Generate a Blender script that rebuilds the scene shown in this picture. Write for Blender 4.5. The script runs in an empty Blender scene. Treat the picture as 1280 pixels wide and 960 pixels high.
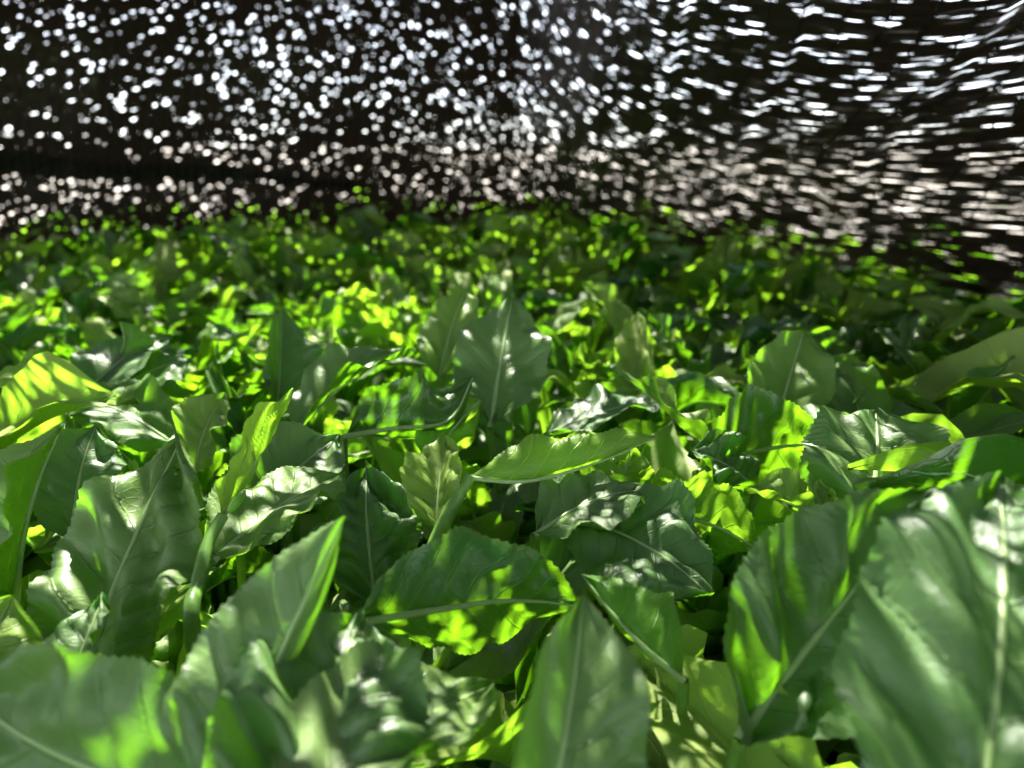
import bpy, math, random
import numpy as np
from mathutils import Vector

random.seed(7)
rng = np.random.default_rng(11)
scene = bpy.context.scene
COL = scene.collection
R = math.radians

# ------------------------------------------------------------------ camera
CANOPY = 0.75                      # height of the plucking surface above the soil
CAM = np.array([0.0, 0.0, CANOPY + 0.11])
PITCH = R(17.4)
FPX = 950.0                        # focal length in pixels of a 1280 wide frame
XA = np.array([1.0, 0, 0])
FW = np.array([0, math.cos(PITCH), -math.sin(PITCH)])
UP = np.array([0, math.sin(PITCH), math.cos(PITCH)])

def P(px, py, d):
    return CAM + XA * ((px - 640) / FPX * d) + UP * ((480 - py) / FPX * d) + FW * d

def N(x, y, z):
    v = XA * x + UP * y - FW * z
    return v / np.linalg.norm(v)

def project(p):
    q = np.asarray(p) - CAM
    d = q @ FW
    return 640 + FPX * (q @ XA) / d, 480 - FPX * (q @ UP) / d, d

cam_data = bpy.data.cameras.new('camera')
cam = bpy.data.objects.new('camera', cam_data)
COL.objects.link(cam)
cam.location = CAM
cam.rotation_euler = (math.pi / 2 - PITCH, 0, 0)
cam_data.sensor_width = 36
cam_data.lens = FPX / 1280 * 36
cam_data.clip_start = 0.005
cam_data.clip_end = 2000
cam_data.dof.use_dof = True
cam_data.dof.focus_distance = 0.235
cam_data.dof.aperture_fstop = 10.0
scene.camera = cam

# ------------------------------------------------------------------ light
SUN_EL, SUN_AZ = R(53), R(-6)      # azimuth measured from straight ahead (+Y) towards +X
world = bpy.data.worlds.new('World')
scene.world = world
world.use_nodes = True
wn = world.node_tree.nodes
bg = wn['Background']
sky = wn.new('ShaderNodeTexSky')
sky.sky_type = 'NISHITA'
sky.sun_disc = False
sky.sun_elevation = SUN_EL
sky.sun_rotation = SUN_AZ
sky.air_density = 0.7
sky.dust_density = 0.0
hs = wn.new('ShaderNodeHueSaturation')
hs.inputs['Saturation'].default_value = 0.35
world.node_tree.links.new(sky.outputs[0], hs.inputs['Color'])
world.node_tree.links.new(hs.outputs[0], bg.inputs[0])
bg.inputs[1].default_value = 0.055
sun_data = bpy.data.lights.new('sun', 'SUN')
sun_data.energy = 4.2
sun_data.angle = R(0.5)
sun_data.color = (1.0, 0.95, 0.87)
sun = bpy.data.objects.new('sun', sun_data)
COL.objects.link(sun)
sdir = Vector((math.sin(SUN_AZ) * math.cos(SUN_EL), math.cos(SUN_AZ) * math.cos(SUN_EL), math.sin(SUN_EL)))
sun.rotation_euler = sdir.to_track_quat('Z', 'Y').to_euler()
sun.location = (0, 4, 6)
vs = scene.view_settings
vs.view_transform = 'Standard'
vs.look = 'None'
vs.gamma = 1.0
vs.exposure = 3.9
vs.use_curve_mapping = False
scene.cycles.max_bounces = 6
scene.cycles.diffuse_bounces = 3
scene.cycles.glossy_bounces = 3
scene.cycles.transmission_bounces = 4
scene.cycles.transparent_max_bounces = 4
scene.cycles.caustics_reflective = False
scene.cycles.use_denoising = True

# ------------------------------------------------------------------ materials
def new_mat(name):
    m = bpy.data.materials.new(name)
    m.use_nodes = True
    nt = m.node_tree
    nt.nodes.clear()
    return m, nt

class NB:
    """tiny helper to wire shader nodes"""
    def __init__(self, nt):
        self.nt = nt
    def n(self, kind, **kw):
        nd = self.nt.nodes.new(kind)
        for k, v in kw.items():
            setattr(nd, k, v)
        return nd
    def put(self, sock, v):
        if hasattr(v, 'is_output'):
            self.nt.links.new(v, sock)
        else:
            sock.default_value = v
    def math(self, op, a, b=0.0, c=0.0, clamp=False):
        nd = self.n('ShaderNodeMath', operation=op, use_clamp=clamp)
        self.put(nd.inputs[0], a); self.put(nd.inputs[1], b); self.put(nd.inputs[2], c)
        return nd.outputs[0]
    def step(self, v, lo, hi):
        nd = self.n('ShaderNodeMapRange', interpolation_type='SMOOTHSTEP')
        self.put(nd.inputs['Value'], v)
        nd.inputs['From Min'].default_value = lo
        nd.inputs['From Max'].default_value = hi
        return nd.outputs['Result']
    def maprange(self, v, a, b, c, d):
        nd = self.n('ShaderNodeMapRange')
        self.put(nd.inputs['Value'], v)
        for k, x in zip(('From Min', 'From Max', 'To Min', 'To Max'), (a, b, c, d)):
            nd.inputs[k].default_value = x
        return nd.outputs['Result']
    def mix(self, f, a, b):
        nd = self.n('ShaderNodeMix', data_type='RGBA')
        self.put(nd.inputs[0], f); self.put(nd.inputs[6], a); self.put(nd.inputs[7], b)
        return nd.outputs[2]

def c4(r, g, b):
    return (r, g, b, 1.0)

def leaf_material(name, top, under, trans, rough=0.34, tfac=0.42, spec=0.55):
    m, nt = new_mat(name)
    b = NB(nt)
    uv = b.n('ShaderNodeTexCoord').outputs['UV']
    sep = b.n('ShaderNodeSeparateXYZ')
    nt.links.new(uv, sep.inputs[0])
    t, v = sep.outputs[0], sep.outputs[1]
    s = b.math('ABSOLUTE', b.math('MULTIPLY_ADD', v, 2.0, -1.0))
    geo = b.n('ShaderNodeNewGeometry')
    oi = b.n('ShaderNodeObjectInfo')
    rnd = oi.outputs['Random']
    # noise in object space
    tc = b.n('ShaderNodeTexCoord').outputs['Object']
    no = b.n('ShaderNodeTexNoise'); no.inputs['Scale'].default_value = 55; no.inputs['Detail'].default_value = 3
    nt.links.new(tc, no.inputs['Vector'])
    nf = b.n('ShaderNodeTexNoise'); nf.inputs['Scale'].default_value = 900; nf.inputs['Detail'].default_value = 2
    nt.links.new(tc, nf.inputs['Vector'])
    # lateral veins
    ph = b.math('MULTIPLY_ADD', b.math('SUBTRACT', t, b.math('MULTIPLY', s, 0.20)), 8.0,
                b.math('MULTIPLY', no.outputs[0], 0.5))
    dd = b.math('MULTIPLY', b.math('ABSOLUTE', b.math('SUBTRACT', b.math('FRACT', ph), 0.5)), 2.0)
    fade = b.math('SUBTRACT', 1.0, b.step(s, 0.70, 0.95))
    vein = b.math('MULTIPLY', b.step(dd, 0.88, 1.0), fade)
    mid = b.math('SUBTRACT', 1.0, b.step(s, 0.015, 0.06))
    veins = b.math('MAXIMUM', vein, mid)
    # fine reticulation
    mp = b.n('ShaderNodeMapping'); mp.inputs['Scale'].default_value = (26, 13, 1)
    nt.links.new(uv, mp.inputs[0])
    vo = b.n('ShaderNodeTexVoronoi', feature='DISTANCE_TO_EDGE'); vo.inputs['Scale'].default_value = 1.0
    nt.links.new(mp.outputs[0], vo.inputs['Vector'])
    ret = b.math('SUBTRACT', 1.0, b.step(vo.outputs['Distance'], 0.0, 0.10))
    # colours
    lighter = lambda c, k: c4(min(1, c[0] * k + .02), min(1, c[1] * k * .95 + .02), min(1, c[2] * k + .01))
    topv = b.mix(b.math('MULTIPLY', veins, 0.65), c4(*top), lighter(top, 3.0))
    edge = b.math('MULTIPLY', b.step(s, .90, 1.0), .55)
    topv = b.mix(b.math('MULTIPLY', b.step(rnd, .88, .98), .45), topv, c4(.15, .19, .02))
    topv = b.mix(edge, topv, c4(.16, .22, .06))
    topv = b.mix(b.maprange(no.outputs[0], .3, .7, 0, .6), topv, c4(top[0] * .7, top[1] * .72, top[2] * .8))
    undv = b.mix(b.math('MULTIPLY', b.math('MAXIMUM', veins, b.math('MULTIPLY', ret, .5)), 0.5), c4(*under),
                 c4(under[0] * 1.5, under[1] * 1.35, under[2] * 1.3))
    hv = b.n('ShaderNodeHueSaturation')
    nt.links.new(b.mix(geo.outputs['Backfacing'], topv, undv), hv.inputs['Color'])
    nt.links.new(b.maprange(rnd, 0, 1, .478, .513), hv.inputs['Hue'])
    nt.links.new(b.maprange(rnd, 0, 1, 1.2, .8), hv.inputs['Value'])
    tr = b.mix(b.math('MULTIPLY', b.math('MAXIMUM', vein, b.math('MULTIPLY', ret, .35)), 0.35), c4(*trans),
               c4(trans[0] * .5, trans[1] * .62, trans[2] * .5))
    tr = b.mix(b.maprange(no.outputs[0], .3, .7, 0, .4), tr, c4(trans[0] * .62, trans[1] * .75, trans[2]))
    # bump
    h = b.math('MULTIPLY_ADD', veins, -0.7, b.math('MULTIPLY', ret, -0.13))
    h = b.math('MULTIPLY_ADD', nf.outputs[0], 0.22, h)
    bp = b.n('ShaderNodeBump'); bp.inputs['Strength'].default_value = 0.75; bp.inputs['Distance'].default_value = 0.0004
    nt.links.new(h, bp.inputs['Height'])
    pr = b.n('ShaderNodeBsdfPrincipled')
    nt.links.new(hv.outputs[0], pr.inputs['Base Color'])
    rr = b.math('MULTIPLY_ADD', geo.outputs['Backfacing'], 0.22, b.maprange(no.outputs[0], .3, .7, rough - .05, rough + .09))
    nt.links.new(rr, pr.inputs['Roughness'])
    pr.inputs['Specular IOR Level'].default_value = spec
    nt.links.new(bp.outputs[0], pr.inputs['Normal'])
    tl = b.n('ShaderNodeBsdfTranslucent')
    nt.links.new(tr, tl.inputs['Color'])
    nt.links.new(bp.outputs[0], tl.inputs['Normal'])
    mx = b.n('ShaderNodeMixShader'); mx.inputs[0].default_value = tfac
    nt.links.new(pr.outputs[0], mx.inputs[1]); nt.links.new(tl.outputs[0], mx.inputs[2])
    out = b.n('ShaderNodeOutputMaterial')
    nt.links.new(mx.outputs[0], out.inputs[0])
    return m

M_MATURE = leaf_material('mature leaf', (.010, .074, .014), (.090, .170, .048), (.155, .42, .006), .22, .40)
M_MID = leaf_material('half grown leaf', (.025, .122, .017), (.13, .24, .040), (.20, .47, .008), .28, .45)
M_YOUNG = leaf_material('young leaf', (.11, .26, .025), (.19, .30, .06), (.30, .60, .02), .38, .50, .5)
LEAFM = [M_MATURE, M_MID, M_YOUNG]

def simple(name, col, rough, spec=.5, trans=None, tfac=.3, noise=0, nscale=60):
    m, nt = new_mat(name)
    b = NB(nt)
    pr = b.n('ShaderNodeBsdfPrincipled')
    if noise:
        tc = b.n('ShaderNodeTexCoord').outputs['Object']
        no = b.n('ShaderNodeTexNoise'); no.inputs['Scale'].default_value = nscale; no.inputs['Detail'].default_value = 5
        nt.links.new(tc, no.inputs['Vector'])
        nt.links.new(b.mix(b.maprange(no.outputs[0], .3, .7, 0, 1), c4(*[x * (1 - noise) for x in col]),
                           c4(*[min(1, x * (1 + noise)) for x in col])), pr.inputs['Base Color'])
        bp = b.n('ShaderNodeBump'); bp.inputs['Strength'].default_value = .5; bp.inputs['Distance'].default_value = .1 / nscale
        nt.links.new(no.outputs[0], bp.inputs['Height']); nt.links.new(bp.outputs[0], pr.inputs['Normal'])
    else:
        pr.inputs['Base Color'].default_value = c4(*col)
    pr.inputs['Roughness'].default_value = rough
    pr.inputs['Specular IOR Level'].default_value = spec
    out = b.n('ShaderNodeOutputMaterial')
    if trans:
        tl = b.n('ShaderNodeBsdfTranslucent'); tl.inputs['Color'].default_value = c4(*trans)
        mx = b.n('ShaderNodeMixShader'); mx.inputs[0].default_value = tfac
        nt.links.new(pr.outputs[0], mx.inputs[1]); nt.links.new(tl.outputs[0], mx.inputs[2])
        nt.links.new(mx.outputs[0], out.inputs[0])
    else:
        nt.links.new(pr.outputs[0], out.inputs[0])
    return m

M_STEM = simple('green stem', (.10, .22, .035), .42, .45, (.35, .6, .05), .2, .25, 300)
M_WOOD = simple('brown stem', (.10, .085, .04), .7, .3, None, 0, .4, 250)
M_RIB = simple('midrib', (.30, .44, .17), .45, .4, (.4, .65, .08), .3)
M_TAPE = simple('black tape', (.0035, .003, .0026), .30, .35, (.008, .0055, .004), .045)
M_YARN = simple('black yarn', (.005, .005, .005), .35, .35)
M_SOIL = simple('soil', (.30, .28, .25), .9, .2, None, 0, .45, 3)

# ------------------------------------------------------------------ mesh helpers
def mesh_from(name, verts, quads, mat, uv=None, smooth=True, matidx=None):
    me = bpy.data.meshes.new(name)
    verts = np.asarray(verts, np.float32); quads = np.asarray(quads, np.int32)
    nf = len(quads)
    me.vertices.add(len(verts)); me.vertices.foreach_set('co', verts.ravel())
    me.loops.add(nf * 4); me.loops.foreach_set('vertex_index', quads.ravel())
    me.polygons.add(nf)
    me.polygons.foreach_set('loop_start', np.arange(0, nf * 4, 4, dtype=np.int32))
    me.polygons.foreach_set('loop_total', np.full(nf, 4, np.int32))
    for mm in (mat if isinstance(mat, (list, tuple)) else [mat]):
        me.materials.append(mm)
    if matidx is not None:
        me.polygons.foreach_set('material_index', np.asarray(matidx, np.int32))
    me.polygons.foreach_set('use_smooth', np.full(nf, smooth, bool))
    me.update(calc_edges=True)
    if uv is not None:
        ul = me.uv_layers.new(name='UVMap')
        ul.data.foreach_set('uv', np.asarray(uv, np.float32)[quads.ravel()].ravel())
    me.validate()
    return me

def add_obj(name, me, parent=None):
    o = bpy.data.objects.new(name, me)
    COL.objects.link(o)
    if parent is not None:
        o.parent = parent
    return o

def grid_quads(n, m, wrap=False):
    i = np.arange(n - 1)[:, None]
    j = np.arange(m if wrap else m - 1)[None, :]
    j2 = (j + 1) % m
    return np.stack([i * m + j, i * m + j2, (i + 1) * m + j2, (i + 1) * m + j], -1).reshape(-1, 4)

def norm(v):
    return v / (np.linalg.norm(v, axis=-1, keepdims=True) + 1e-12)

def tube(pts, rad, k=8):
    pts = np.asarray(pts, float); n = len(pts)
    rad = np.broadcast_to(np.asarray(rad, float), (n,))
    T = norm(np.gradient(pts, axis=0))
    ref = np.array([.31, .92, .22])
    A = norm(np.cross(T, ref)); B = np.cross(T, A)
    a = np.linspace(0, 2 * math.pi, k, endpoint=False)
    v = pts[:, None] + rad[:, None, None] * (A[:, None] * np.cos(a)[None, :, None] + B[:, None] * np.sin(a)[None, :, None])
    return v.reshape(-1, 3), grid_quads(n, k, True)

def spline(cp, n):
    """Catmull-Rom through the control points"""
    cp = np.asarray(cp, float)
    if len(cp) == 2:
        return cp[0] + (cp[1] - cp[0]) * np.linspace(0, 1, n)[:, None]
    e = np.vstack([2 * cp[0] - cp[1], cp, 2 * cp[-1] - cp[-2]])
    x = np.linspace(0, len(cp) - 1 - 1e-9, n)
    i = x.astype(int); f = (x - i)[:, None]
    p0, p1, p2, p3 = e[i], e[i + 1], e[i + 2], e[i + 3]
    return .5 * (2 * p1 + (p2 - p0) * f + (2 * p0 - 5 * p1 + 4 * p2 - p3) * f ** 2 + (3 * p1 - p0 - 3 * p2 + p3) * f ** 3)

def leaf_shape(line, nrm, w, n=150, m=23, fold=(.15, .15), curl=(0, 0), twist=0., bull=.0010, wave=.0015,
               seed=0, serr=.034, teeth=36, tipcurl=0., blunt=.8):
    """a tea leaf: elliptic serrated blade with a folded midrib, puckered between its lateral veins.
    line: control points of the midrib; nrm: direction the glossy upper side looks."""
    r = np.random.default_rng(seed)
    c = spline(line, n)
    if tipcurl:
        pass
    t = np.linspace(0, 1, n)
    T = norm(np.gradient(c, axis=0))
    S = norm(np.cross(T, np.asarray(nrm, float)))
    Nn = norm(np.cross(S, T))
    ang = twist * (t - .3)
    S, Nn = (S * np.cos(ang)[:, None] + Nn * np.sin(ang)[:, None], Nn * np.cos(ang)[:, None] - S * np.sin(ang)[:, None])
    prof = np.sin(math.pi * np.clip(t, 0, 1) ** .92) ** blunt * (1 - .10 * t)
    prof *= np.clip((t - .02) / .12, 0, 1) ** .5 * .97 + .03
    tip = np.clip((1 - t) / .16, 0, 1)
    prof = prof * (.55 + .45 * tip ** .8)
    prof += .012
    half = prof * w / 2
    half = half * (1 + .035 * np.sin(2 * math.pi * (r.uniform(1.5, 3) * t + r.uniform(0, 1))) + .02 * np.sin(2 * math.pi * (r.uniform(4, 7) * t)))
    wave = wave * 2.0
    fold = (fold[0] + r.uniform(-.05, .2), fold[1] + r.uniform(-.05, .2))
    curl = (curl[0] + r.normal(0, .42), curl[1] + r.normal(0, .42))
    twist = twist + r.uniform(-.4, .4)
    s = np.linspace(-1, 1, m)
    s = np.sign(s) * np.abs(s) ** .85
    a_s = np.abs(s)
    # saw teeth pointing to the tip
    k = (t * teeth) % 1.0
    saw = (k ** 1.3) * np.clip(t / .15, 0, 1) * np.clip((1 - t) / .06, 0, 1)
    rr = half[:, None] * a_s[None] + (saw * serr * w)[:, None] * (a_s[None] ** 7) * .6
    # cross-section: start at the fold angle, bend by curl towards the margin
    left = (s < 0)[None]
    f = np.where(left, fold[0], fold[1]); q = np.where(left, curl[0], curl[1])
    aa = f + q * a_s[None]
    lat = np.where(np.abs(q) < 1e-3, np.cos(f), (np.sin(aa) - np.sin(f)) / np.where(np.abs(q) < 1e-3, 1, q) / np.maximum(a_s[None], 1e-4))
    hgt = np.where(np.abs(q) < 1e-3, np.sin(f), (np.cos(f) - np.cos(aa)) / np.where(np.abs(q) < 1e-3, 1, q) / np.maximum(a_s[None], 1e-4))
    y = rr * lat * np.sign(s)[None]
    z = rr * hgt
    # puckers between veins, waves on the margin
    ph = (t[:, None] - .20 * a_s[None]) * 8.0 + .25
    pk = np.abs(np.sin(math.pi * ph)) ** .8
    bull = bull * .85
    z = z + bull * (pk - .5) * np.clip(a_s * 3, 0, 1)[None] * (1 - .35 * a_s[None]) * np.clip(prof, 0, 1)[:, None]
    for sd in (0, 1):
        mask = (s < 0) if sd == 0 else (s >= 0)
        p1, p2 = r.uniform(0, 6.28, 2); f1, f2 = r.uniform(1.2, 2.4), r.uniform(3, 5.5)
        wv = np.sin(2 * math.pi * f1 * t + p1) + .5 * np.sin(2 * math.pi * f2 * t + p2)
        z = z + wave * wv[:, None] * (a_s[None] ** 2) * mask[None] * np.clip(prof, 0, 1)[:, None]
    for _ in range(3):
        kx, ky, p = r.uniform(1.2, 3.6), r.uniform(.5, 1.6), r.uniform(0, 6.28)
        z = z + bull * .6 * np.sin(2 * math.pi * (kx * t[:, None] + ky * s[None]) + p) * np.clip(a_s * 3.5, 0, 1)[None]
    v = c[:, None] + S[:, None] * y[..., None] + Nn[:, None] * z[..., None]
    uv = np.stack(np.broadcast_arrays(t[:, None], (s * .5 + .5)[None]), -1).reshape(-1, 2)
    return v.reshape(-1, 3), grid_quads(n, m)[:, ::-1], uv, c, Nn

def rib_tube(c, Nn, w, n=26, k=6):
    idx = np.linspace(0, len(c) - 3, n).astype(int)
    tt = np.linspace(0, 1, n)
    rad = w * (.026 * (1 - tt) + .007)
    return tube(c[idx] - Nn[idx] * (rad * .45)[:, None], rad, k)

def thing(name, label, cat, loc, group=None):
    o = bpy.data.objects.new(name, None)
    o.empty_display_size = .01
    COL.objects.link(o)
    o.location = Vector(loc)
    o['label'] = label
    o['category'] = cat
    if group:
        o['group'] = group
    return o

def put_leaf(root, org, mat, name='leaf', hero=True, rib=True, label=None, **kw):
    v, q, uv, c, Nn = leaf_shape(**kw)
    o = add_obj(name, mesh_from(name, v - org, q, mat, uv), root)
    if label:
        o['label'] = label
    if rib:
        rv, rq = rib_tube(c, Nn, kw['w'])
        add_obj('midrib', mesh_from('midrib', rv - org, rq, M_RIB), o)
    return o

HEROES = []
_seed = [100]

def Lf(base, tip, w, n, mat=0, mid=None, arch=.12, **kw):
    """leaf from base to tip, each (px, py, distance); the midrib bows by arch along the upper side"""
    return dict(base=base, tip=tip, w=w, nn=n, mat=mat, midp=mid, arch=arch, kw=kw)

def shoot(label, leaves, stem=None, bud=None, rad=.0016, wood=False):
    """one tea shoot: a stem with its leaves and sometimes a bud, where the photo shows it"""
    first = P(*leaves[0]['base'])
    if stem is None:
        top = first
        pts = [top + np.array([random.uniform(-.006, .006), random.uniform(0, .012), -.10]),
               top + np.array([random.uniform(-.004, .004), random.uniform(0, .006), -.045]), top]
    else:
        pts = [P(*p) for p in stem]
        pts = [pts[0] + np.array([0, .006, -.07])] + pts
    org = np.array(pts[0])
    root = thing('tea_shoot', label, 'tea shoot', org, 'tea shoots in the hedge')
    sp = spline(pts, 28)
    v, q = tube(sp, np.linspace(rad * 1.25, rad * .85, 28), 10)
    add_obj('stem', mesh_from('stem', v - org, q, M_WOOD if wood else M_STEM), root)
    for lf in leaves:
        _seed[0] += 1
        b, tp = P(*lf['base']), P(*lf['tip'])
        nn = N(*lf['nn'])
        ln = np.linalg.norm(tp - b)
        if lf['midp'] is None:
            line = [b, b * .67 + tp * .33 + nn * ln * lf['arch'] * .9, b * .33 + tp * .67 + nn * ln * lf['arch'] * .9, tp]
        else:
            line = [b] + [P(*p) for p in lf['midp']] + [tp]
        put_leaf(root, org, LEAFM[lf['mat']], line=line, nrm=nn, w=lf['w'], seed=_seed[0], **lf['kw'])
    if bud:
        b, tp = P(*bud[0]), P(*bud[1])
        bp = spline([b, (b + tp) / 2 + np.array([.0006, 0, .0006]), tp], 14)
        tt = np.linspace(0, 1, 14)
        v, q = tube(bp, bud[2] * (np.sin(math.pi * np.clip(tt * .9 + .1, 0, 1)) ** .7 + .05), 8)
        add_obj('bud', mesh_from('bud', v - org, q, M_YOUNG), root)
    HEROES.append((label, project(P(*leaves[0]['tip']) * .5 + first * .5)))
    return root

# ------------------------------------------------------------------ the shoots one can point to, front to back
# foreground, out of focus
shoot('huge grey-sheened tea leaf with a straight pale midrib, largest of the near leaves',
      [Lf((1190, 1190, .108), (1250, 598, .165), .050, (-.12, .62, .75), 0, arch=.10, fold=(.12, .25), curl=(-.35, -.2), bull=.0046, wave=.002)])
shoot('broad near tea leaf with a thick slanting midrib beside the huge grey-sheened leaf',
      [Lf((925, 925, .162), (1172, 610, .172), .048, (-.10, -.02, 1.0), 0, arch=-.02, fold=(.05, .70), curl=(-.3, .3), bull=.0040)])
shoot('blurred near tea leaf folded back along one glowing edge, rising to a point',
      [Lf((245, 1040, .146), (432, 646, .160), .034, (.0, .02, 1.0), 0, arch=.04, fold=(.15, -.95), curl=(-.2, -.9), bull=.0016)])
shoot('grey folded tea leaf lying flat with its pointed tip at the dark gap',
      [Lf((330, 1040, .125), (615, 856, .178), .036, (.10, .86, .5), 0, arch=.06, fold=(.35, .12), bull=.0014)])
shoot('blurred grey puckered tea leaf tucked beside the folded near leaf with the glowing edge',
      [Lf((350, 1080, .128), (452, 770, .172), .040, (.15, .70, .65), 0, arch=.10, fold=(.1, .2), curl=(-.2, -.3), bull=.0030)])
shoot('upright near tea leaf with a pale rolled edge standing alone before the dark gap',
      [Lf((660, 1130, .128), (730, 742, .152), .033, (.10, .12, 1.0), 0, arch=.10, fold=(.35, .10), curl=(.9, -.5), bull=.0012)])
shoot('wide blurred green tea leaf lying in the lower left corner',
      [Lf((300, 1010, .152), (-60, 850, .160), .045, (.0, .06, 1.0), 0, arch=.12, fold=(.15, .05), bull=.0016)])
shoot('pale serrated tea leaf cut off by the left edge of the photo',
      [Lf((-60, 930, .175), (15, 745, .185), .032, (.35, .4, .85), 1, arch=.1)])
# left, sharp
shoot('big dull grey-green serrated tea leaf in sharp focus with branching pale veins',
      [Lf((95, 880, .188), (226, 550, .224), .042, (-.05, .52, .85), 0, arch=.05, fold=(.08, .12), curl=(-.2, -.15), bull=.0036, wave=.0022)])
shoot('small pointed tea leaf standing against the big dull grey-green leaf',
      [Lf((70, 905, .170), (131, 742, .186), .020, (-.25, .35, .9), 0, arch=.02, fold=(.35, .2), curl=(-.6, .3))])
shoot('dark serrated tea leaf turned sideways behind the big dull grey-green leaf',
      [Lf((15, 760, .225), (75, 535, .235), .042, (-.55, .25, .8), 0, arch=.05, fold=(.2, .5))])
shoot('short grey tea leaf peeping between the dark sideways leaf and the big leaf',
      [Lf((90, 680, .25), (120, 532, .262), .030, (.15, .5, .8), 0, arch=.12, fold=(.1, .1))])
shoot('light green spear-shaped shoot on a bent stem with a tiny pointed bud',
      [Lf((277, 648, .204), (367, 486, .226), .0185, (-.25, .35, .9), 2, arch=-.02, fold=(.50, .42), curl=(.3, .2), bull=.0008, label='narrow pale upright leaf'),
       Lf((266, 700, .205), (432, 592, .245), .033, (-.25, .75, .55), 1, arch=.06, fold=(.25, .15), bull=.0012, label='dark side leaf with a pale midrib')],
      stem=[(242, 800, .184), (248, 730, .192), (262, 675, .200), (279, 644, .204)], bud=((286, 640, .2015), (307, 612, .204), .0013), rad=.0018)
shoot('small folded tea leaf on a thin stem behind the light green spear-shaped shoot',
      [Lf((242, 596, .275), (282, 492, .285), .026, (-.2, .6, .75), 1, arch=.10, fold=(.6, .45))])
shoot('dark flat tea leaf close behind the light green spear-shaped shoot',
      [Lf((300, 690, .245), (425, 545, .268), .042, (-.1, .6, .75), 0, arch=.12, fold=(.1, .15), bull=.0018)])
shoot('puckered tea leaf with crosswise ridges beside the rolled yellow-green shoot',
      [Lf((470, 760, .228), (458, 585, .252), .034, (-.05, .60, .8), 0, arch=.12, fold=(.1, .1), curl=(-.3, -.3), bull=.0034)])
# centre
shoot('rolled yellow-green young leaf on a thick pale stem with an upright folded leaf',
      [Lf((586, 596, .226), (822, 546, .245), .027, (.10, .85, -.5), 2, mid=[(660, 600, .228), (745, 578, .235)], fold=(.55, .55), curl=(2.1, 1.7), bull=.0006, wave=.0008, label='rolled young leaf'),
       Lf((545, 668, .226), (556, 545, .244), .025, (-.2, .3, .95), 1, arch=.05, fold=(.75, .65), curl=(.1, -.5), bull=.001, label='upright folded leaf')],
      stem=[(528, 740, .222), (540, 690, .223), (562, 640, .224), (588, 594, .226)], rad=.0022)
shoot('arched tea leaf showing its pale net-veined underside above the dark gap',
      [Lf((440, 778, .196), (730, 758, .212), .037, (-.10, .30, -.95), 1, mid=[(540, 762, .196), (640, 750, .201)], fold=(-.1, .05), curl=(.9, .7), bull=.0016)],
      stem=[(500, 860, .21), (505, 800, .205), (465, 790, .199), (440, 778, .196)])
shoot('yellowish young tea leaf with a rolled top edge beside the arched leaf',
      [Lf((855, 850, .180), (728, 718, .192), .028, (.25, .15, -.9), 2, arch=-.10, fold=(.3, .5), curl=(.5, 1.0))])
shoot('glossy dark tea leaf with white sun flecks under the rolled yellow-green shoot',
      [Lf((668, 668, .222), (806, 612, .236), .030, (.05, .85, .45), 0, arch=.10, fold=(.1, .12))])
shoot('wide yellow-green backlit tea leaf beside the white-flecked glossy leaf',
      [Lf((780, 640, .245), (955, 690, .238), .044, (.05, .60, -.55), 2, arch=.12, fold=(-.1, .2), bull=.0018)])
shoot('dark leathery tea leaf lying under the wide backlit leaf',
      [Lf((715, 650, .235), (890, 745, .21), .042, (.10, .85, .5), 0, arch=.10, fold=(.12, .08), bull=.0016)])
shoot('small curly bright tea leaf under the tip of the rolled yellow-green shoot',
      [Lf((770, 650, .262), (790, 555, .262), .026, (.1, .3, -.9), 2, arch=.05, fold=(.3, .6), curl=(.4, .5), bull=.002)])
# right
shoot('broad fan-shaped grey tea leaf behind the leaf with the slanting midrib',
      [Lf((1085, 665, .235), (1095, 515, .262), .050, (-.05, .66, .7), 0, arch=.10, fold=(.22, .10), bull=.0018, blunt=.6)])
shoot('tiny yellow-green unfolding shoot tip before the broad fan-shaped grey leaf',
      [Lf((1035, 660, .232), (930, 615, .24), .020, (-.1, .85, .4), 2, arch=.12, fold=(.3, .3)),
       Lf((1035, 660, .232), (1022, 600, .238), .012, (-.3, .5, .7), 2, arch=.05, fold=(.6, .6))])
shoot('backlit tea leaf showing its glowing underside before an olive grey upright leaf',
      [Lf((870, 590, .275), (1045, 555, .275), .046, (-.1, .45, -.75), 1, arch=.10, fold=(-.1, .25), bull=.0022)])
shoot('olive grey upright tea leaf behind the leaf with the glowing underside',
      [Lf((960, 560, .31), (1005, 412, .33), .038, (-.1, .5, .8), 1, arch=.05, fold=(.1, .25))])
shoot('narrow S-curved tea leaf tipping over the white-striped flat leaf',
      [Lf((895, 572, .275), (768, 462, .295), .018, (.5, .6, .55), 1, mid=[(860, 540, .275), (818, 500, .282)], fold=(.6, .5), curl=(.3, .3))])
shoot('flat grey tea leaf crossed by white sun glare beside the narrow S-curved leaf',
      [Lf((680, 545, .30), (835, 500, .31), .036, (0, .88, .42), 0, arch=.06, fold=(.08, .08))])
shoot('short blue-green crinkled tea leaf under the narrow S-curved leaf',
      [Lf((945, 610, .262), (862, 562, .262), .030, (.0, .7, .65), 0, arch=.10, fold=(.2, .2), bull=.003)])
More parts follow.
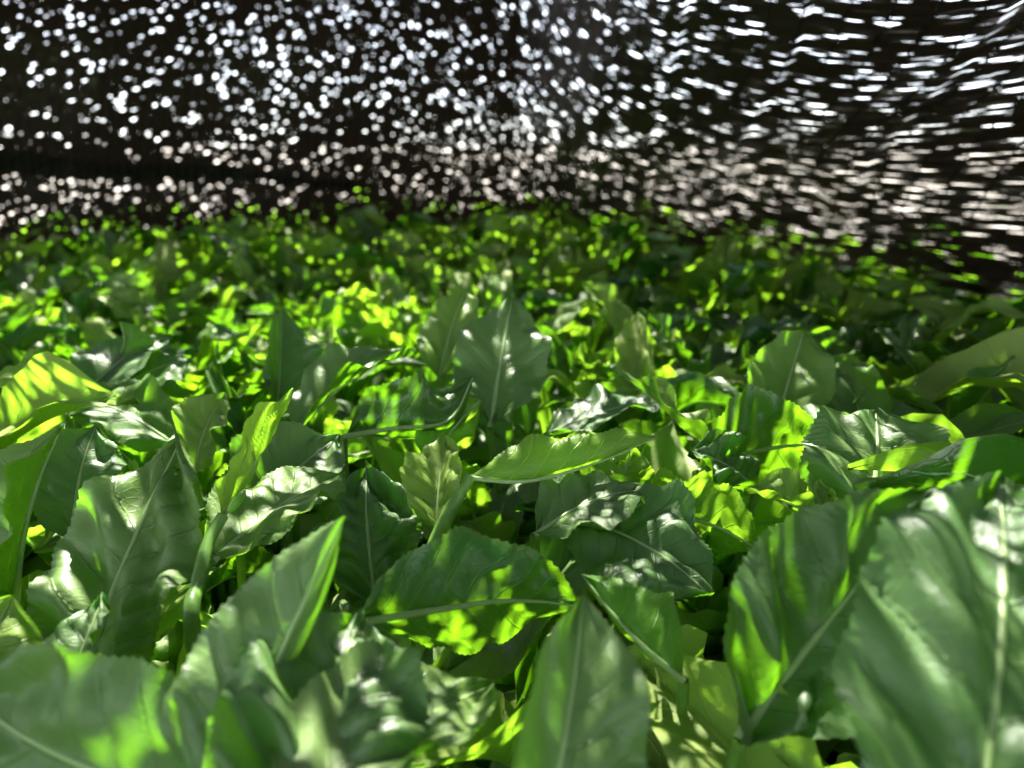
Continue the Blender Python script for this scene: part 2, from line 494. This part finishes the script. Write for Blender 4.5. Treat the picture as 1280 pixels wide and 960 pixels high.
# middle distance
shoot('tall broad grey tea leaf standing highest in the middle of the canopy',
      [Lf((612, 535, .31), (640, 372, .345), .042, (.05, .52, .85), 0, arch=.04, fold=(.15, .12), bull=.0016)])
shoot('green upright tea leaf with a yellow bud beside the tall broad grey leaf',
      [Lf((548, 475, .345), (582, 362, .37), .030, (-.2, .45, .85), 1, arch=.05, fold=(.25, .25))], bud=((560, 462, .335), (586, 412, .342), .0022))
shoot('very dark tall folded tea leaf behind the long rolled leaf',
      [Lf((345, 520, .335), (352, 388, .355), .034, (.55, .25, .8), 0, arch=.04, fold=(.9, .5))])
shoot('long rolled tea leaf slanting up behind the light green spear-shaped shoot',
      [Lf((365, 545, .29), (520, 440, .325), .034, (-.25, .72, .55), 0, arch=.10, fold=(.45, .5), curl=(.3, .2))])
shoot('hooked tea leaf curling over with its dark underside to the front',
      [Lf((430, 545, .285), (592, 470, .30), .040, (-.15, .35, -.85), 0, mid=[(490, 535, .283), (560, 525, .288)], fold=(.4, .2), curl=(.3, .2))])
shoot('bright yellow-green tea leaf between the hooked leaf and the tall broad grey leaf',
      [Lf((535, 580, .285), (600, 500, .30), .030, (-.2, .4, -.8), 2, arch=.08, fold=(.2, .3))])
shoot('yellow curled tea leaf arching over with a flat dark leaf beside it',
      [Lf((85, 520, .325), (150, 402, .345), .030, (.6, .35, -.6), 2, arch=.22, fold=(.3, .5), curl=(.5, .6)),
       Lf((85, 520, .325), (215, 420, .36), .036, (.0, .6, .75), 0, arch=.12, fold=(.2, .2))])
shoot('light green tea leaf lying low under the yellow curled leaf',
      [Lf((90, 480, .335), (-20, 485, .32), .028, (.0, .8, .5), 2, arch=.15, fold=(.15, .2))])
shoot('dull green flat tea leaf lying behind the big dull grey-green leaf',
      [Lf((225, 560, .30), (90, 500, .31), .034, (-.1, .8, .5), 1, arch=.12, fold=(.12, .2))])
shoot('flat dark tea leaf lying between the yellow curled leaf and the very dark leaf',
      [Lf((130, 500, .33), (240, 448, .35), .034, (.05, .85, .5), 0, arch=.08, fold=(.1, .1))])

# ------------------------------------------------------------------ generic shoots: a few prototypes, then copies
def proto_shoot(i, res=(72, 13), ribs=True, young=0):
    """local leaf/stem/bud geometry of a generic shoot, its tip near the origin"""
    r = np.random.default_rng(500 + i)
    parts = []
    hgt = .095
    lean = r.uniform(-.012, .012, 2)
    st = spline([[0, 0, -hgt], [lean[0] * .3, lean[1] * .3, -hgt * .5], [lean[0], lean[1], -.012]], 12)
    parts.append(('stem',) + tube(st, np.linspace(.0019, .0011, 12), 6) + (None, M_STEM))
    nl = r.integers(4, 7)
    a0 = r.uniform(0, 6.28)
    for k in range(nl):
        f = k / (nl - 1)                         # 0 lowest, 1 youngest
        a = a0 + k * 2.4 + r.uniform(-.4, .4)
        b = st[int(3 + 8 * f)]
        ln = (.088 - .034 * f) * r.uniform(.85, 1.15)
        el = R(r.uniform(-8, 26) + 46 * f * r.uniform(.4, 1.1))
        h = np.array([math.cos(a), math.sin(a), 0])
        dirv = h * math.cos(el) + np.array([0, 0, math.sin(el)])
        nn = -h * math.sin(el) + np.array([0, 0, math.cos(el)])
        side = np.cross(dirv, nn)
        nn = norm(nn + side * r.uniform(-.5, .5))
        bow = r.uniform(.02, .16)
        droop = r.uniform(-.22, .05) * ln
        line = [b, b + dirv * ln * .33 + nn * ln * bow, b + dirv * ln * .68 + nn * ln * bow, b + dirv * ln + nn * droop]
        mat = 2 if (f > .75 - young * .45 and r.random() < .75) else (1 if r.random() < .45 + young * .4 else 0)
        fo = r.uniform(.05, .7, 2) + .25 * f
        v, q, uv, c, Nn = leaf_shape(line=line, nrm=nn, w=ln * r.uniform(.36, .47), n=res[0], m=res[1], fold=fo,
                                     curl=tuple(r.uniform(-1.2, .8, 2)), twist=r.uniform(-.9, .9), bull=r.uniform(.0008, .0022),
                                     wave=r.uniform(.0008, .0026), seed=int(r.integers(1e6)), teeth=24 if res[0] > 30 else 6, serr=.04)
        rib = rib_tube(c, Nn, ln * .45, 10, 5) if ribs else None
        parts.append(('leaf', v, q, uv, LEAFM[mat], rib))
    b = st[-1]
    bl = spline([b, b + np.array([.001, 0, .012]), b + np.array([.002, .001, .024])], 8)
    tt = np.linspace(0, 1, 8)
    parts.append(('bud',) + tube(bl, .0016 * (np.sin(math.pi * (tt * .9 + .1)) ** .8 + .06), 6) + (None, M_YOUNG))
    return parts

NPROTO = 9
protos = []
for i in range(NPROTO):
    made = []
    for p in proto_shoot(i):
        me = mesh_from(p[0], p[1], p[2], p[4], p[3])
        rb = mesh_from('midrib', p[5][0], p[5][1], M_RIB) if len(p) > 5 and p[5] is not None else None
        made.append((p[0], me, rb))
    protos.append(made)

# contact line of the net on the canopy (distance ahead as a function of x)
CX = np.array([-1.6, -1.1, -.69, -.30, 0.0, .12, .22, .32, .40, .47, 1.6])
CY = np.array([.55, .85, 1.02, 1.18, 1.27, 1.10, .95, .82, .68, .45, -.2])
def contact(x):
    return np.interp(x, CX, CY)

def canopy_z(x, y):
    return CANOPY - .026 * min(1, max(0, (y - .25) / .3)) + .008 * math.sin(7 * x + 1) * math.sin(6 * y + .5) - .03 * x * x - .01 * max(0, x) ** 1.5

pts = []
def sample(n_try, dmin, dmax, spacing, margin):
    for _ in range(n_try):
        y = random.uniform(dmin, dmax)
        x = random.uniform(-1, 1) * (.70 * y + margin)
        if all((x - a) ** 2 + (y - b) ** 2 > spacing ** 2 for a, b in pts):
            pts.append((x, y))
sample(9000, .13, .52, .0315, .02)
sample(5000, .50, .72, .040, .02)
pts.sort(key=lambda p: p[1])
near = [p for p in pts if p[1] < .72 and p[1] < contact(p[0]) + .02]
fillers = []
for k, (x, y) in enumerate(near):
    top = canopy_z(x, y) + random.uniform(-.018, .012)
    if y < .22:
        top = CANOPY - .062 + random.uniform(-.01, .006)
    elif y < .30:
        top = CANOPY - .036 + random.uniform(-.012, .008)
    elif y < .38:
        top = CANOPY - .014 + random.uniform(-.014, .008)
    root = thing('tea_shoot', '', 'tea shoot', (x, y, top), 'tea shoots in the hedge')
    root.rotation_euler = (random.uniform(-.2, .2), random.uniform(-.2, .2), random.uniform(0, 6.28))
    sc_ = random.uniform(.85, 1.15)
    root.scale = (sc_,) * 3
    made = protos[random.randrange(NPROTO)]
    for nm, me, rb in made:
        o = add_obj(nm, me, root)
        if rb is not None and y < .45:
            add_obj('midrib', rb, o)
    fillers.append(root)

# far canopy, sides and the lower layer: nobody could count these
def merged_foliage():
    V, Q, U, MI = [], [], [], []
    off = 0
    lows = []
    for i in range(8):
        lows.append([p for p in proto_shoot(40 + i, (18, 7), False, 1)])
    mats = [M_MATURE, M_MID, M_YOUNG, M_STEM]
    spots = []
    for x, y in pts:
        if y < .72 and y < contact(x) + .02:
            spots.append((x, y, canopy_z(x, y) - .062))     # lower layer under each near shoot
    gx = -1.5
    while gx < 1.5:
        gy = -.4
        while gy < 1.75:
            x, y = gx + random.uniform(-.02, .02), gy + random.uniform(-.02, .02)
            inside = (.10 < y < .72 and abs(x) < .70 * y + .03 and y < contact(x) + .02)
            if not inside and y < contact(x) + .30 and math.hypot(x, y) > .12:
                dz = random.uniform(-.020, .012)
                if y < .16:
                    dz -= .04
                spots.append((x, y, canopy_z(x, y) + dz))
                if y < contact(x) + .05:
                    spots.append((x + .02, y + .015, canopy_z(x, y) - .05))
            gy += .050
        gx += .050
    for x, y, z in spots:
        pr = lows[random.randrange(8)]
        a = random.uniform(0, 6.28); ca, sa = math.cos(a), math.sin(a)
        tx, ty = random.uniform(-.25, .25), random.uniform(-.25, .25)
        s_ = random.uniform(1.25, 1.9)
        M = s_ * np.array([[ca, -sa, 0], [sa, ca, 0], [0, 0, 1]]) @ np.array([[1, 0, tx], [0, 1, ty], [-tx, -ty, 1]])
        for p in pr:
            v = p[1] @ M.T + np.array([x, y, z])
            V.append(v); Q.append(p[2] + off); off += len(v)
            U.append(p[3] if p[3] is not None else np.full((len(v), 2), .3))
            mi = mats.index(p[4])
            MI.append(np.full(len(p[2]), mi))
    me = mesh_from('tea_foliage', np.vstack(V), np.vstack(Q), mats, np.vstack(U), True, np.concatenate(MI))
    o = add_obj('tea_foliage', me)
    o['kind'] = 'stuff'
    o['label'] = 'dense blurred tea foliage filling the hedge under and behind the nearer shoots'
    o['category'] = 'tea foliage'
    return o
stuff = merged_foliage()

# ------------------------------------------------------------------ the black shade net, a tent over the camera resting on the canopy
US = np.array([-1.5, -.9, -.55, -.30, 0.0, .12, .22, .30, .40, .8, 1.5])     # stations across
ctx = contact(US)
# distance ahead of the sheet where it crosses the top of the photo, and height there (relative to the camera)
TOPY = np.array([.60, .80, .92, 1.00, .94, .62, .47, .40, .36, .20, .0])
def profile(i):
    c, ty = ctx[i], TOPY[i]
    tz = .193 * max(ty, .25)
    low = -.135
    return np.array([[c + .75, low - .22], [c + .35, low - .015], [c + .08, low + .0], [c - .02, low + .018],
                     [c * .62 + ty * .38, low * .52 + tz * .40], [ty, tz], [ty * .62, min(max(tz * .62 + .04, .145), .170)], [ty * .30 + .01, .150],
                     [-.10, .145], [-.20, .04]])
PROF = np.stack([profile(i) for i in range(len(US))])      # stations, points, 2

def cr(arr, x):
    """Catmull-Rom along axis 0 at parameter x (array)"""
    e = np.concatenate([2 * arr[:1] - arr[1:2], arr, 2 * arr[-1:] - arr[-2:-1]])
    x = np.clip(x, 0, len(arr) - 1 - 1e-6)
    i = x.astype(int); f = x - i
    f = f.reshape(f.shape + (1,) * (arr.ndim - 1))
    p0, p1, p2, p3 = e[i], e[i + 1], e[i + 2], e[i + 3]
    return .5 * (2 * p1 + (p2 - p0) * f + (2 * p0 - 5 * p1 + 4 * p2 - p3) * f ** 2 + (3 * p1 - p0 - 3 * p2 + p3) * f ** 3)

CELL, SUB = .0105, 6
cell_edges = [-1.20]                                       # stitch columns, knitted wider apart towards the right
while cell_edges[-1] < 1.20:
    x0 = cell_edges[-1]
    cell_edges.append(x0 + CELL + .0080 * min(1, max(0, (x0 - .02) / .22)))
cell_edges = np.array(cell_edges)
ncell = len(cell_edges) - 1
u = np.interp(np.arange(ncell * SUB + 1) / SUB, np.arange(ncell + 1), cell_edges)
stn = np.interp(u, US, np.arange(len(US)))
colprof = cr(PROF, stn)                                    # ncol, points, 2
NV = 240
dens = np.stack([spline(colprof[i], NV) for i in range(len(u))])     # ncol, NV, 2
seg = np.linalg.norm(np.diff(dens, axis=1), axis=2)
arc = np.concatenate([np.zeros((len(u), 1)), np.cumsum(seg, 1)], 1)
# measure arc length from the contact point
vc = arc[np.arange(len(u)), np.argmax(dens[:, :, 1] > -.065, axis=1)]
arc = arc - vc[:, None]
# slant of the tapes: they climb to the left of the middle, sink to the right of it
SLX = np.array([-1.3, -.7, -.45, -.20, -.02, .12, .26, .40, .7, 1.3])
SLV = np.array([-.06, -.03, .02, .06, .03, -.03, -.075, -.085, -.09, -.09])
slant = np.interp(u, SLX, SLV)
ker = np.ones(41) / 41
slant = np.convolve(np.pad(slant, 20, mode='edge'), ker, 'valid')

def sheet(v):
    """points of the net at arc length v (array over the columns u)"""
    out = np.empty(v.shape + (3,))
    for i in range(len(u)):
        out[i, ..., 1] = np.interp(v[i], arc[i], dens[i, :, 0])
        out[i, ..., 2] = np.interp(v[i], arc[i], dens[i, :, 1])
    ush = (-1,) + (1,) * (v.ndim - 1)
    out[..., 0] = u.reshape(ush) * (1 - .7 * np.clip(u / .1, 0, 1).reshape(ush) * .5 * np.tanh(np.clip(v, -.1, 2) / .5)) + (.30 * np.clip((.05 - u) / .4, 0, 1)).reshape(ush) * v + .004 * np.sin(23 * v + 5 * u.reshape(ush))
    # soft folds
    w = .006 * np.sin(out[..., 0] * 13 + 3 * v) + .004 * np.sin(out[..., 0] * 29 - 9 * v + 1.3)
    out[..., 1] += w
    out[..., 2] += .5 * w
    out += CAM
    return out

PITCHT = .0030
OVERHEAD = .17
VEND = 1.60
v0s = np.arange(-.35, VEND, PITCHT)
nrow = len(v0s)
ncol = len(u)
frac = (np.arange(ncol) % SUB) / SUB
lens = np.sin(math.pi * frac) ** .8                        # 0 at the stitch columns, 1 between
cell = np.minimum(np.arange(ncol) // SUB, ncell - 1)
nr = np.random.default_rng(3)
# neighbouring tapes overlap a little; here and there a lens shaped slit opens between two of them
vmean = v0s[None] + slant[::SUB][:ncell, None]
uc = u[::SUB][:ncell, None]
patch = .5 + .5 * np.sin(uc * 11 + vmean * 7 + 1.0) * np.sin(vmean * 15 - uc * 5)
cs = sheet(np.broadcast_to(v0s, (ncol, nrow)) + slant[:, None])[::SUB][:ncell] - CAM
over = np.clip((cs[..., 2] - .20 * cs[..., 1] - .008) / .015, 0, 1)      # overhead part out of view, opened wider to let more sun in
nearw = np.clip((uc - .05) / .15, 0, 1)
blob = nr.normal(0, 1, (ncell, nrow))
def smooth(a, n, ax):
    return sum(np.roll(a, k, ax) for k in range(-n, n + 1)) / math.sqrt(2 * n + 1)
blob = .75 * smooth(blob, 2, 1) + .25 * smooth(smooth(nr.normal(0, 1, (ncell, nrow)), 4, 1), 1, 0) + .45 * nr.normal(0, 1, (ncell, nrow))
dapple_open = np.where(blob > .10, .96, .04)                     # clusters of open slits added in the unseen overhead net to cast dapples
lowz = np.clip((.07 - cs[..., 2]) / .08, 0, 1) * (1 - nearw)
highz = np.clip((cs[..., 2] + .01) / .10, 0, 1)            # the sheet is pulled wider higher up
p_open = (.082 + .045 * highz * (1 - .5 * nearw) + .15 * patch + .09 * nearw + .07 * lowz) * (1 - over) + over * dapple_open
size = np.clip(nr.gamma(1.4, .36, (ncell, nrow)), .08, 1.5) * (.85 - .32 * nearw + .60 * highz * (1 - .6 * nearw)) * (1 - over) + over * nr.uniform(.55, .95, (ncell, nrow))
dice = nr.random((ncell, nrow))
gap = np.where(dice < p_open, size, np.where(dice > .93 - .12 * nearw, nr.uniform(.02, .08, (ncell, nrow)), -.36)) * PITCHT
wa = nr.uniform(0, .34, (ncell, nrow)); wb = nr.uniform(.62, 1.0, (ncell, nrow))
wa = wa * (1 - .7 * nearw); wb = wb + (1 - wb) * .7 * nearw
wa = wa * (1 - over) - .25 * over; wb = wb * (1 - over) + 1.25 * over
sag_c = nr.normal(-.22, .25, (ncell, nrow)) * PITCHT
tilt_c = nr.normal(0, .08, (ncell, nrow))
stitch = nr.normal(0, .12, (ncell + 2, nrow)) * PITCHT
skew = nr.uniform(.6, 1.7, (ncell, nrow))
base_off = stitch[cell] * (1 - frac[:, None]) + stitch[cell + 1] * frac[:, None]
# the slits do not line up exactly with the stitch columns: each row is shifted a little along its tape
nw_col = np.clip((u - .05) / .15, 0, 1)[:, None]
shift = nr.uniform(0, 1, nrow)[None] * (1 - nw_col) + (.5 + .22 * nr.normal(0, 1, nrow))[None] * nw_col
pos = np.clip(np.arange(ncol)[:, None] / SUB + shift, 0, ncell - 1e-6)
ci_ = pos.astype(int); fr_ = pos - ci_
ri_ = np.broadcast_to(np.arange(nrow)[None], ci_.shape)
pick = lambda a: a[ci_, ri_]
sl = np.sin(math.pi * np.clip((fr_ - pick(wa)) / (pick(wb) - pick(wa)), 0, 1) ** pick(skew)) ** 1.3
half_g = pick(gap) * sl - .26 * PITCHT * (1 - sl)
mid_e = v0s[None] + .5 * PITCHT + base_off + pick(sag_c) * sl + slant[:, None]      # line between tape k and k+1
top_e = mid_e - half_g * .5
bot_e = np.roll(mid_e + half_g * .5, 1, axis=1); bot_e[:, 0] = top_e[:, 0] - PITCHT
cen = (top_e + bot_e) * .5
wid = np.maximum(top_e - bot_e, .12 * PITCHT)
ca = np.cos(tilt_c[cell] * lens[:, None]); sa = np.sin(tilt_c[cell] * lens[:, None])
lo = sheet(cen - wid * .5)
hi = sheet(cen + wid * .5)
dv = norm(hi - lo)
nrml = norm(np.cross(np.array([1.0, 0, 0]), dv))
rowz = nr.normal(0, .00004, (1, nrow, 1)) + .00012 * (np.arange(nrow) % 2)[None, :, None]
lo = lo - nrml * (wid * .5 * sa)[..., None] + nrml * rowz
hi = hi + nrml * (wid * .5 * sa)[..., None] + nrml * rowz
V = np.stack([lo, hi], 2)                                  # ncol, nrow, 2, 3
idx = np.arange(ncol * nrow * 2).reshape(ncol, nrow, 2)
Q = np.stack([idx[:-1, :, 0], idx[1:, :, 0], idx[1:, :, 1], idx[:-1, :, 1]], -1).reshape(-1, 4)
net_org = np.array([0, .5, CANOPY + .0])
net = thing('shade_net', 'black knitted shade net of flat tapes tented over the tea hedge', 'shade net', net_org)
add_obj('tape_fabric', mesh_from('tape_fabric', V.reshape(-1, 3) - net_org, Q, M_TAPE, None, False), net)

# stitch columns: two crinkled yarns running across the tapes
YV, YQ, yo = [], [], 0
sc_cols = np.arange(0, ncol, SUB)
vv = np.arange(-.35, VEND, PITCHT * .5)
allv = np.broadcast_to(vv, (ncol, len(vv))) + slant[:, None]
sh = sheet(allv)
for ci in sc_cols:
    for sgn in (-1, 1):
        pth = sh[ci].copy()
        z = np.arange(len(vv))
        pth[:, 0] += sgn * .0006 * np.where(z % 2, 1, -1) + nr.normal(0, .0004, len(vv))
        pth[:, 1] += -.0006 * np.where((z // 2) % 2, 1, .2) + nr.normal(0, .0003, len(vv))
        pth[:, 2] += nr.normal(0, .0003, len(vv))
        v, q = tube(pth, .00040, 3)
        YV.append(v); YQ.append(q + yo); yo += len(v)
add_obj('stitching', mesh_from('stitching', np.vstack(YV) - net_org, np.vstack(YQ), M_YARN), net)

# doubled hem running low across the left half
hem_u = u[u < -.22]
nh = len(hem_u)
hv = np.interp(hem_u, [-1.3, -.75, -.45, -.2, .05], [.125, .062, .028, .004, -.02])
hw = np.interp(hem_u, [-1.3, -.75, -.45, -.2, .05], [.040, .034, .022, .006, .004])
rows = []
for kk in np.linspace(-1, 1, 7):
    full = np.zeros(ncol)
    full[:nh] = hv + kk * hw * .5
    pth = sheet(full[:, None])[:nh, 0]
    pth[:, 1] += .004 + .0025 * np.cos(kk * 1.5) + .001 * np.sin(hem_u * 90 + kk * 3)
    rows.append(pth)
HV = np.stack(rows, 1)
add_obj('hem', mesh_from('hem', HV.reshape(-1, 3) - net_org, grid_quads(nh, 7), M_YARN), net)

# ------------------------------------------------------------------ ground
gm = bpy.data.meshes.new('ground')
gm.from_pydata([(-600, -600, 0), (600, -600, 0), (600, 600, 0), (-600, 600, 0)], [], [(0, 1, 2, 3)])
gm.materials.append(M_SOIL)
g = add_obj('ground', gm)
g['kind'] = 'structure'
g['label'] = 'bare soil under and beyond the tea hedge'

# ------------------------------------------------------------------ drop the shoots nothing shows of, name the others
bpy.context.view_layer.update()
dg = bpy.context.evaluated_depsgraph_get()
seen = {}
for iy in range(4, 960, 8):
    for ix in range(4, 1280, 8):
        d = P(ix, iy, 1.0) - CAM
        ok, loc, nn_, fi, ob, mt = scene.ray_cast(dg, Vector(CAM), Vector(d).normalized())
        if ok and ob is not None:
            r_ = ob
            while r_.parent is not None:
                r_ = r_.parent
            a = seen.setdefault(r_.name, [0, 0, 0])
            a[0] += 1; a[1] += ix; a[2] += iy
REFS = {
    'huge grey-sheened tea leaf with a straight pale midrib, largest of the near leaves': 'huge grey-sheened leaf',
    'broad near tea leaf with a thick slanting midrib beside the huge grey-sheened leaf': 'leaf with the slanting midrib',
    'upright near tea leaf with a pale rolled edge standing alone before the dark gap': 'upright leaf with the rolled edge',
    'big dull grey-green serrated tea leaf in sharp focus with branching pale veins': 'big dull grey-green leaf',
    'small pointed tea leaf standing against the big dull grey-green leaf': 'small pointed leaf',
    'dark serrated tea leaf turned sideways behind the big dull grey-green leaf': 'dark sideways leaf',
    'light green spear-shaped shoot on a bent stem with a tiny pointed bud': 'light green spear-shaped shoot',
    'puckered tea leaf with crosswise ridges beside the rolled yellow-green shoot': 'puckered ridged leaf',
    'rolled yellow-green young leaf on a thick pale stem with an upright folded leaf': 'rolled yellow-green shoot',
    'arched tea leaf showing its pale net-veined underside above the dark gap': 'arched leaf above the dark gap',
    'yellowish young tea leaf with a rolled top edge beside the arched leaf': 'yellowish rolled-edge leaf',
    'glossy dark tea leaf with white sun flecks under the rolled yellow-green shoot': 'white-flecked leaf',
    'wide yellow-green backlit tea leaf beside the white-flecked glossy leaf': 'wide backlit leaf',
    'dark leathery tea leaf lying under the wide backlit leaf': 'dark leathery leaf',
    'broad fan-shaped grey tea leaf behind the leaf with the slanting midrib': 'broad fan-shaped grey leaf',
    'backlit tea leaf showing its glowing underside before an olive grey upright leaf': 'glowing underside leaf',
    'olive grey upright tea leaf behind the leaf with the glowing underside': 'olive grey upright leaf',
    'narrow S-curved tea leaf tipping over the white-striped flat leaf': 'narrow S-curved leaf',
    'flat grey tea leaf crossed by white sun glare beside the narrow S-curved leaf': 'flat white-glare leaf',
    'tall broad grey tea leaf standing highest in the middle of the canopy': 'tall broad grey leaf',
    'very dark tall folded tea leaf behind the long rolled leaf': 'very dark tall leaf',
    'long rolled tea leaf slanting up behind the light green spear-shaped shoot': 'long rolled leaf',
    'hooked tea leaf curling over with its dark underside to the front': 'hooked leaf',
    'yellow curled tea leaf arching over with a flat dark leaf beside it': 'yellow curled leaf',
}

anchors = []
for ob in scene.objects:
    if ob.name in seen and ob.get('label') in REFS:
        n_, sx, sy = seen[ob.name]
        anchors.append((REFS[ob['label']], sx / n_, sy / n_, ob.matrix_world.translation.y))
cands = []
live = []
for ob in fillers:
    if ob.name not in seen:
        for ch in list(ob.children_recursive):
            bpy.data.objects.remove(ch)
        bpy.data.objects.remove(ob)
        continue
    live.append(ob)
    n_, sx, sy = seen[ob.name]
    cx, cy = sx / n_, sy / n_
    for rf, ax, ay, adist in anchors:
        dx, dy = cx - ax, cy - ay
        dist = math.hypot(dx, dy)
        if dist > 190:
            continue
        if abs(dx) > 2.2 * abs(dy):
            rel = 'just to the left of' if dx < 0 else 'just to the right of'
        elif abs(dy) > 2.2 * abs(dx):
            rel = 'straight behind' if dy < 0 else 'straight below'
        else:
            rel = ('behind and left of' if dx < 0 else 'behind and right of') if dy < 0 else \
                  ('in front and left of' if dx < 0 else 'in front and right of')
        cands.append((dist, len(live) - 1, rel + ' the ' + rf, cy))
cands.sort()
taken, named = set(), {}
for dist, k, phrase, cy in cands:
    if k in named or phrase in taken:
        continue
    taken.add(phrase)
    n_ = seen[live[k].name][0]
    look = 'half-hidden green' if n_ < 14 else ('blurred bushy green' if cy < 400 else 'leafy green')
    named[k] = look + ' tea shoot ' + phrase
for k, ob in enumerate(live):
    ob['label'] = named.get(k, 'small out-of-focus tea shoot crowded among its likes in the far canopy below the net'
                            if seen[ob.name][2] / seen[ob.name][0] < 420 else
                            'half-hidden tea shoot filling a gap between the larger sharp leaves')
print('FILLERS', len(live), 'NAMED', len(named))
